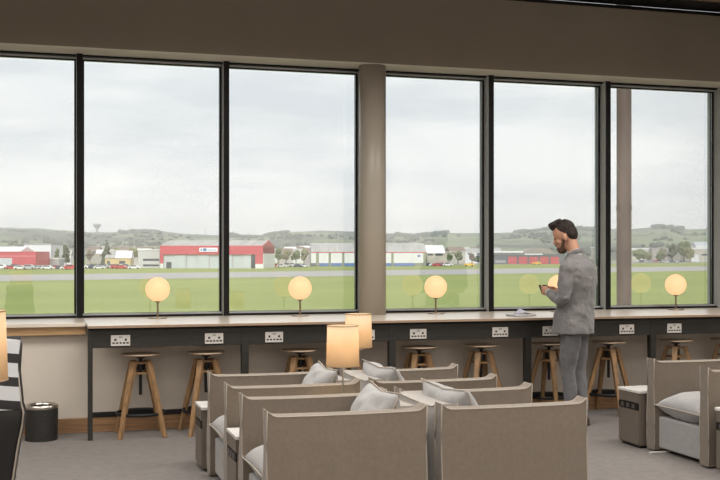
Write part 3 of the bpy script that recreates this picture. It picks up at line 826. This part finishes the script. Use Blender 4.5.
# grey office beside it
s = 482/F_PX
o = site('office_block', 138, 480, radians(0), 'pale grey two-storey office at the left end of the red hangar')
pt('wall', o, mat('office_cladding', (.52, .53, .54), .7), (0, 21.5*s, 0, 14, 0, 8.0)); pt('roof', o, M_wht, (-.2, 21.7*s, -.2, 14.2, 8.02, 8.5))
pt('window_band', o, M_win, (5*s, 21*s, -.06, -.01, 3.3, 4.3)); pt('window_band', o, M_win, (5*s, 21*s, -.06, -.01, .9, 1.7))
# red shed with white sloping roof at far left
s = 455/F_PX
o = site('hangar', -22, 455, radians(0), 'red shed with white curved roof at the far left')
pt('wall', o, M_red, (0, 58*s, 0, 20, 0, 7.4))
gable('roof', o, M_wht, -.5, 42*s, -.4, 20.4, 7.4, 9.6); 
pt('door', o, M_gdoor, (3*s, 34*s, -.1, -.02, 0, 4.6)); pt('fascia', o, mat('pink_fascia', (.60, .2, .22), .6), (0, 58*s, -.14, -.05, 5.2, 5.7))
s = 500/F_PX
o = site('warehouse', 24, 500, 0, 'plain white warehouse behind the red shed at the far left')
pt('wall', o, M_wht, (0, 27*s, 0, 20, 0, 10.8)); pt('roof', o, M_rgrey, (-.2, 27.3*s, -.2, 20, 10.82, 11.5)); pt('door', o, M_gdoor, (16*s, 22*s, -.08, -.01, 0, 5))
s = 478/F_PX
o = site('shed', 37, 478, 0, 'low grey shed right of the far-left red shed')
pt('wall', o, mat('shed_wall', (.40, .41, .40), .8), (0, 22*s, 0, 9, 0, 4.0)); pt('roof', o, M_wht, (-.1, 22.2*s, -.2, 9.2, 4.02, 4.7)); pt('door', o, M_dgrey, (4*s, 8*s, -.05, -.01, 0, 2.4))
# white and blue hangar row
s = 566/F_PX
o = site('hangar', 311, 566, radians(4), 'white hangar row with blue base panels behind the round column')
Lw = 116*s
pt('wall', o, M_olive, (0, Lw, 0, 26, 0, 7.2)); gable('roof', o, M_rgrey, 0, Lw, -.2, 26.2, 7.5, 12.6)
pt('fascia', o, M_red, (0, Lw, -.3, 0, 7.15, 7.6))
spans = [(0, 5), (8, 17.5), (20, 31), (33.5, 44), (46.5, 57), (59.5, 70), (72.5, 80.5), (83, 113)]
for a_, b_ in spans:
    pt('door', o, M_wht, (a_*s, b_*s, -.25, -.02, 1.75, 7.1)); pt('base_panel', o, M_blue if a_ != 0 else M_dgrey, (a_*s, (b_ if b_ < 100 else 104)*s, -.28, -.02, .1, 1.72))
pt('emblem', o, M_blue, (107*s, 110*s, -.32, -.26, 5, 6))
o = site('office_block', 427, 590, radians(5), 'beige building with white roof right of the white hangar row')
s = 590/F_PX
pt('wall', o, M_bei, (0, 20*s, 0, 14, 0, 7.0)); pt('window_band', o, M_win, (1*s, 6*s, -.1, -.01, 5.7, 6.8), (8*s, 16*s, -.1, -.01, 5.7, 6.8))
gable('roof', o, M_wht, -.2, 18.5*s, -.3, 14.3, 7.0, 11.5); pt('lower_panel', o, mat('pink_panel', (.55, .30, .32), .8), (9*s, 18*s, -.3, -.02, 0, 2.6))
# fire station
s = 715/F_PX
o = site('fire_station', 494, 715, radians(3), 'dark grey station with a row of red doors left of the man')
pt('wall', o, M_dgrey, (0, 72*s, 0, 20, 0, 6.4), (13*s, 72*s, -.3, 0, 5.1, 6.9)); pt('roof', o, M_wht, (-1, 29*s, -1.5, 20, 7.6, 8.9)); pt('clerestory', o, M_rgrey, (0, 29*s, -.5, 19, 6.42, 7.58))
for q in range(5): pt('door', o, M_reddoor, ((14.2+10.7*q)*s, (22.8+10.7*q)*s, -.35, -.02, 0, 5.0))
pt('window_band', o, M_rgrey, (1*s, 12*s, -.1, -.01, 1.0, 2.6))
bm = BM(); ar = []
for q in range(13):
    u = q/12; ar.append(((26+38*u)*s, 6.95+4.2*sin(pi*u)**.8))
for yy in (-.5, 18):
    vv = [bm.verts.new((x, yy, z)) for x, z in ar]
    bm.faces.new(vv)
    if yy < 0: v0 = vv
for q in range(12): bm.faces.new((v0[q], v0[q+1], vv[q+1], vv[q]))
finish('curved_roof', bm, mat('brown_grey_roof', (.30, .27, .25), .8), o)
sg = pt('sign', o, M_dgrey, (30*s, 50*s, -.75, -.52, 5.9, 7.5))
pt('sign_lettering', sg, mat('sign_letter_white', (.85, .86, .88), .5), *[((30.6+1.55*q)*s, (31.75+1.55*q)*s, -.82, -.76, 6.2, 7.2) for q in range(12)])
# right hand side buildings
s = 1000/F_PX
for (px, w_, h_, z_, mm, lab, nm) in ((632, 17, 11.5, 1000, M_bei, 'beige warehouse just right of the rusty pole', 'warehouse'), (652, 16, 12, 1040, M_stone, 'grey stone building between the trees right of the pole', 'warehouse'),
                              (681, 30, 11.5, 960, M_bei, 'long pale warehouse near the right window edge', 'warehouse'), (597, 14, 13, 1010, M_bei, 'pale building seen between the man and the rusty pole', 'warehouse')):
    o = site(nm, px, z_, radians(3), lab); k = z_/F_PX
    pt('wall', o, mm, (0, w_*k, 0, 20, 0, h_)); pt('roof', o, M_wht if mm is M_bei else M_rgrey, (-.4, w_*k+.4, -.4, 20.4, h_, h_+1.3)); pt('door', o, M_wht, (w_*k*.35, w_*k*.6, -.1, -.01, 0, h_*.6)); pt('window_band', o, M_win, (w_*k*.7, w_*k*.95, -.1, -.01, h_*.5, h_*.65))
o = site('warehouse', 696, 1150, 0, 'white roofed warehouse rising above the pale warehouse at the right')
pt('wall', o, M_wht, (0, 14, 0, 20, 0, 17)); gable('roof', o, mat('blue_grey_roof', (.45, .48, .52), .7), -.4, 14.4, 0, 20, 17, 21); pt('window_band', o, M_win, (2, 12, -.1, -.01, 12, 13.5))

TL = [(63, 540, 242, 12, 0, 'beside the white warehouse at the far left'), (57, 500, 245, 7, 1, 'right of the white warehouse at the far left'), (66, 500, 250, 9, 0, 'just left of the leftmost black window bar'),
      (133, 560, 246, 12, 2, 'behind the left end of the grey office'), (127, 600, 249, 8, 1, 'between yellow house and grey office'), (90, 640, 247, 8, 3, 'beside the leftmost black window bar, on its right'),
      (117, 700, 244, 10, 2, 'above the white roof of the yellow house'), (278, 640, 246, 9, 1, 'just right of the red hangar gable'), (286, 700, 248, 10, 2, 'second right of the red hangar gable'), (296, 640, 249, 10, 1, 'left of the white hangar row'), (304, 680, 247, 10, 2, 'touching the left end of the white hangar row'),
      (450, 640, 252, 8, 1, 'right of the white roofed office'), (458, 700, 250, 10, 1, 'behind low houses in the fourth window bay'), (472, 760, 252, 8, 3, 'left of the thick bar in the middle of the right windows'), (478, 690, 254, 8, 0, 'against the bar left of the red-doored station'),
      (640, 900, 248, 15, 1, 'nearest the rusty pole on its right'), (648, 950, 251, 10, 2, 'low beside the beige warehouse right of the pole'), (661, 900, 250, 9, 1, 'above the parked cars right of the pole'), (672, 930, 243, 14, 0, 'tallest of the row above the parked cars'), (684, 950, 238, 14, 1, 'with the highest crown, near the right window edge'), (690, 940, 246, 10, 2, 'in front of the long pale warehouse'), (664, 1000, 247, 10, 3, 'behind the cars right of the pole'),
      (602, 900, 250, 8, 1, 'seen between the man and the pole')]

# houses of the town
random.seed(5)
hs = []
for (a_, b_, n_, zr) in ((84, 137, 13, (560, 900)), (275, 309, 9, (640, 900)), (449, 488, 8, (690, 950)), (-10, 60, 4, (560, 700))):
    for i in range(n_): hs.append((a_+(b_-a_)*(i+random.random()*.7)/n_, random.uniform(*zr)))
wallm = [M_stone, M_wht, M_bei, M_stone]; roofm = [M_broof, M_rgrey, M_broof, M_wht]; wn_ = ['grey stone', 'white', 'beige', 'grey stone']; rn_ = ['brown', 'grey', 'brown', 'white']
def place_word(px):
    if px < 75: return 'behind the sheds at the far left'
    if px < 138: return 'left of the grey office block'
    if px < 310: return 'between the red hangar and the white hangar row'
    return 'between the white roofed office and the red-doored station'
placed = [camxy(t[0], t[1]) for t in TL]
hs2 = []
for px, Z in hs:
    for tr in range(60):
        x, y = camxy(px, Z)
        if all((x-a)**2+(y-b)**2 > 24**2 for a, b in placed) and not (px > 478 and 690 < Z < 750): placed.append((x, y)); hs2.append((px, Z)); break
        Z += 14
for i, (px, Z) in enumerate(hs2):
    q = i % 4; wd = random.uniform(9, 16); hh = random.uniform(4.5, 6.5); up = (Z-520)*.012
    o = site('house', px, Z, random.uniform(-.3, .3), 'small %s house with %s roof %s' % (wn_[q], rn_[q], place_word(px)), 'house', 'town houses %s' % place_word(px))
    pt('wall', o, wallm[q], (0, wd, 0, 8, 0, hh+up)); gable('roof', o, roofm[q], -.3, wd+.3, -.3, 8.3, hh+up, hh+up+2.8)
    pt('window', o, M_win, (wd*.15, wd*.3, -.06, -.01, hh+up-2, hh+up-.8)); pt('window', o, M_win, (wd*.6, wd*.8, -.06, -.01, hh+up-2, hh+up-.8))
o = site('house', 105, 540, .05, 'yellow rendered building with white roof among the parked cars', 'house'); s = 540/F_PX
pt('wall', o, M_yel, (0, 25*s, 0, 9, 0, 4.6)); gable('roof', o, M_wht, 10*s, 26*s, -.4, 9.4, 4.4, 8.2); gable('roof', o, M_rgrey, -.3, 10*s, -.4, 9.4, 4.4, 6.2); pt('window', o, M_win, (2*s, 5*s, -.06, -.01, 1.5, 3)); pt('window', o, M_win, (14*s, 20*s, -.06, -.01, 1.5, 3))

# trees
TM = [mat('tree_dark', (.06, .085, .045), .95, var=.4, scale=.5), mat('tree_mid', (.11, .145, .06), .95, var=.35, scale=.5), mat('tree_olive', (.17, .18, .085), .95, var=.3, scale=.5), mat('tree_brown', (.15, .13, .09), .95, var=.3, scale=.5)]
M_trunk = mat('bark', (.10, .08, .06), .9)
tn = ['dark green', 'mid green', 'olive green', 'brownish']
def tree(px, Z, topy, wpx, q, where, conifer=False):
    x, y = camxy(px, Z); hgt = (G_PX/Z+256-topy)*Z/F_PX; r = wpx*Z/F_PX/2
    o = tag(empty('conifer_tree' if conifer else 'tree', (x, y, GZ)), '%s %stree %s' % (tn[q], 'pointed conifer ' if conifer else 'broad ', where), 'tree')
    bm = BM(); random.seed(int(px*7+Z))
    if conifer:
        for k in range(7):
            u = k/6; icos(bm, (random.uniform(-.3, .3), 0, hgt*(.2+.72*u)), r*(1.02-.85*u), 2, .9, .35)
    else:
        for k in range(11):
            a_ = random.uniform(0, 2*pi); rr = random.uniform(.1, .62)*r
            icos(bm, (rr*cos(a_), rr*sin(a_), hgt*random.uniform(.38, .78)), r*random.uniform(.38, .55), 2, min(1.1, hgt/(2*r)*.8), .35)
    finish('foliage', bm, TM[q], o)
    bm = BM(); lathe(bm, [(r*.10, 0), (r*.06, hgt*.55), (0, hgt*.56)], 8); finish('trunk', bm, M_trunk, o)
for t in TL: tree(*t)
tree(106.5, 580, 238.5, 11, 0, 'standing above the yellow house', True)

# water tower and masts on the hills
x, y = camxy(97, 2450); z = hill_h(97, 2450)
o = tag(empty('water_tower', (x, y, z-2)), 'goblet shaped water tower on the hill skyline at the left', 'water tower')
finish('tank', L([(0, 13), (3, 13), (9, 21), (9, 24), (0, 25)], 20), mat('tower_concrete', (.33, .36, .36), .9), o); finish('shaft', L([(2.6, 0), (2.2, 13)], 12), MATS['tower_concrete'], o)
for px, hh, lab in ((205.5, 20, 'thin radio mast on the skyline above the red hangar'), (475.5, 22, 'thin radio mast on the skyline in the fourth window bay')):
    x, y = camxy(px, 2500); o = finish('radio_mast', L([(.8, 0), (.4, hh), (0, hh)], 6), MATS['tower_concrete']); o.location = (x, y, hill_h(px, 2500)); tag(o, lab, 'mast')

# parked cars
def car(mb):
    r = tag(empty('car'), '', 'car')
    bm = BM(); pr = [(-2.1, .25), (2.1, .25), (2.15, .7), (1.3, .85), (.7, 1.4), (-1.2, 1.42), (-1.9, .9), (-2.15, .75)]
    fs = []
    for yy in (-.85, .85): fs.append([bm.verts.new((x, yy, z)) for x, z in pr])
    bm.faces.new(fs[0]); bm.faces.new(fs[1][::-1])
    for i in range(8): j = (i+1) % 8; bm.faces.new((fs[0][i], fs[0][j], fs[1][j], fs[1][i]))
    finish('body', bm, mb, r)
    bm = BM()
    for s_ in (-1, 1):
        v = [bm.verts.new((x, s_*.86, z)) for x, z in ((-1.5, .92), (1.1, .92), (.62, 1.33), (-1.15, 1.35))]; bm.faces.new(v if s_ < 0 else v[::-1])
    finish('side_windows', bm, M_win, r)
    bm = BM()
    for wx in (-1.35, 1.35):
        for s_ in (-1, 1): tube(bm, [(wx, s_*.70, .32), (wx, s_*.88, .32)], .32, 12)
    finish('wheels', bm, M_dark, r)
    return r
CCOL = [('white', (.75, .76, .78)), ('silver', (.45, .47, .49)), ('red', (.55, .06, .07)), ('dark blue', (.06, .09, .17))]
cars = {c: car(mat('car_paint_'+c.replace(' ', '_'), v, .35)) for c, v in CCOL}
used = set(); random.seed(3)
car_at = []
def put_car(c, px, Z, where):
    for tr in range(40):
        x, y = camxy(px, Z)
        if all((x-a)**2+(y-b)**2 > 5.6**2 for a, b in car_at): break
        Z -= 2.5
    car_at.append((x, y)); x, y = camxy(px, Z); sc = random.choice((1.1, 1.2, 1.45)); rz = -PHI+random.uniform(-.25, .25); lab = '%s car parked %s' % (c, where); grp = '%s cars parked %s' % (c, where)
    if c not in used: used.add(c); o = cars[c]; o.location = (x, y, GZ+.04); o.rotation_euler.z = rz; o['label'] = lab; o['group'] = grp
    else: o = dup(cars[c], (x, y, GZ+.04), rz, lab, grp)
    o.scale = (min(sc, 1.25), 1.1, sc)
seq = ['white', 'silver', 'red', 'dark blue', 'white', 'red', 'silver', 'dark blue', 'white', 'silver']
for i in range(16): put_car(seq[i % 10], 2+4.6*i, 446+random.uniform(-8, 6), 'before the far-left sheds')
for i in range(12): put_car(seq[(i*3+1) % 10], 86+4.4*i, 470+random.uniform(-14, 4), 'in front of the yellow house')
for i in range(6): put_car(seq[(i*3+5) % 10], 276+5.6*i, 520+random.uniform(-8, 8), 'right of the red hangar')
for i in range(6): put_car(seq[(i+3) % 10], 430+3.6*i, 575+random.uniform(-8, 4), 'by the white roofed office')
for i in range(12): put_car(seq[(i*3) % 10], 640+3.6*i, 900+random.uniform(-15, 30), 'right of the rusty pole')
for px, Z, lab in ((469, 560, 'yellow airfield truck in the fourth window bay'), (536.5, 670, 'yellow airfield truck in front of the red station doors')):
    x, y = camxy(px, Z); o = tag(empty('airfield_truck', (x, y, GZ), -PHI), lab, 'truck')
    pt('body', o, mat('truck_yellow', (.80, .48, .06), .5), (-2.6, 2.6, -1, 1, .5, 1.5)); pt('cab', o, MATS['truck_yellow'], (.6, 2.2, -.9, .9, 1.5, 2.1)); pt('cab_window', o, M_win, (.8, 2.0, -.92, -.905, 1.6, 2.0))
    for wx in (-1.6, 1.6):
        bm = BM(); tube(bm, [(wx, -1.02, .45), (wx, 1.02, .45)], .45, 12); finish('wheel', bm, M_dark, o)

# rusty pole close outside the glass
x, y = camxy(624, 18)
o = tag(empty('steel_pole', (x, y, GZ)), 'tall rust brown steel pole outside the right windows', 'pole')
finish('shaft', L([(0, 0), (.123, 0), (.123, 8.0), (.125, 12.0), (0, 12.0)], 24), mat('rusty_steel', (.115, .080, .068), .7, var=.3, scale=3, stretch=(1, 1, .4), metal=.1), o)
finish('collar', L([(.124, 6.28), (.131, 6.28), (.131, 6.34), (.124, 6.34)], 24), mat('rusty_collar', (.08, .06, .05), .7), o)
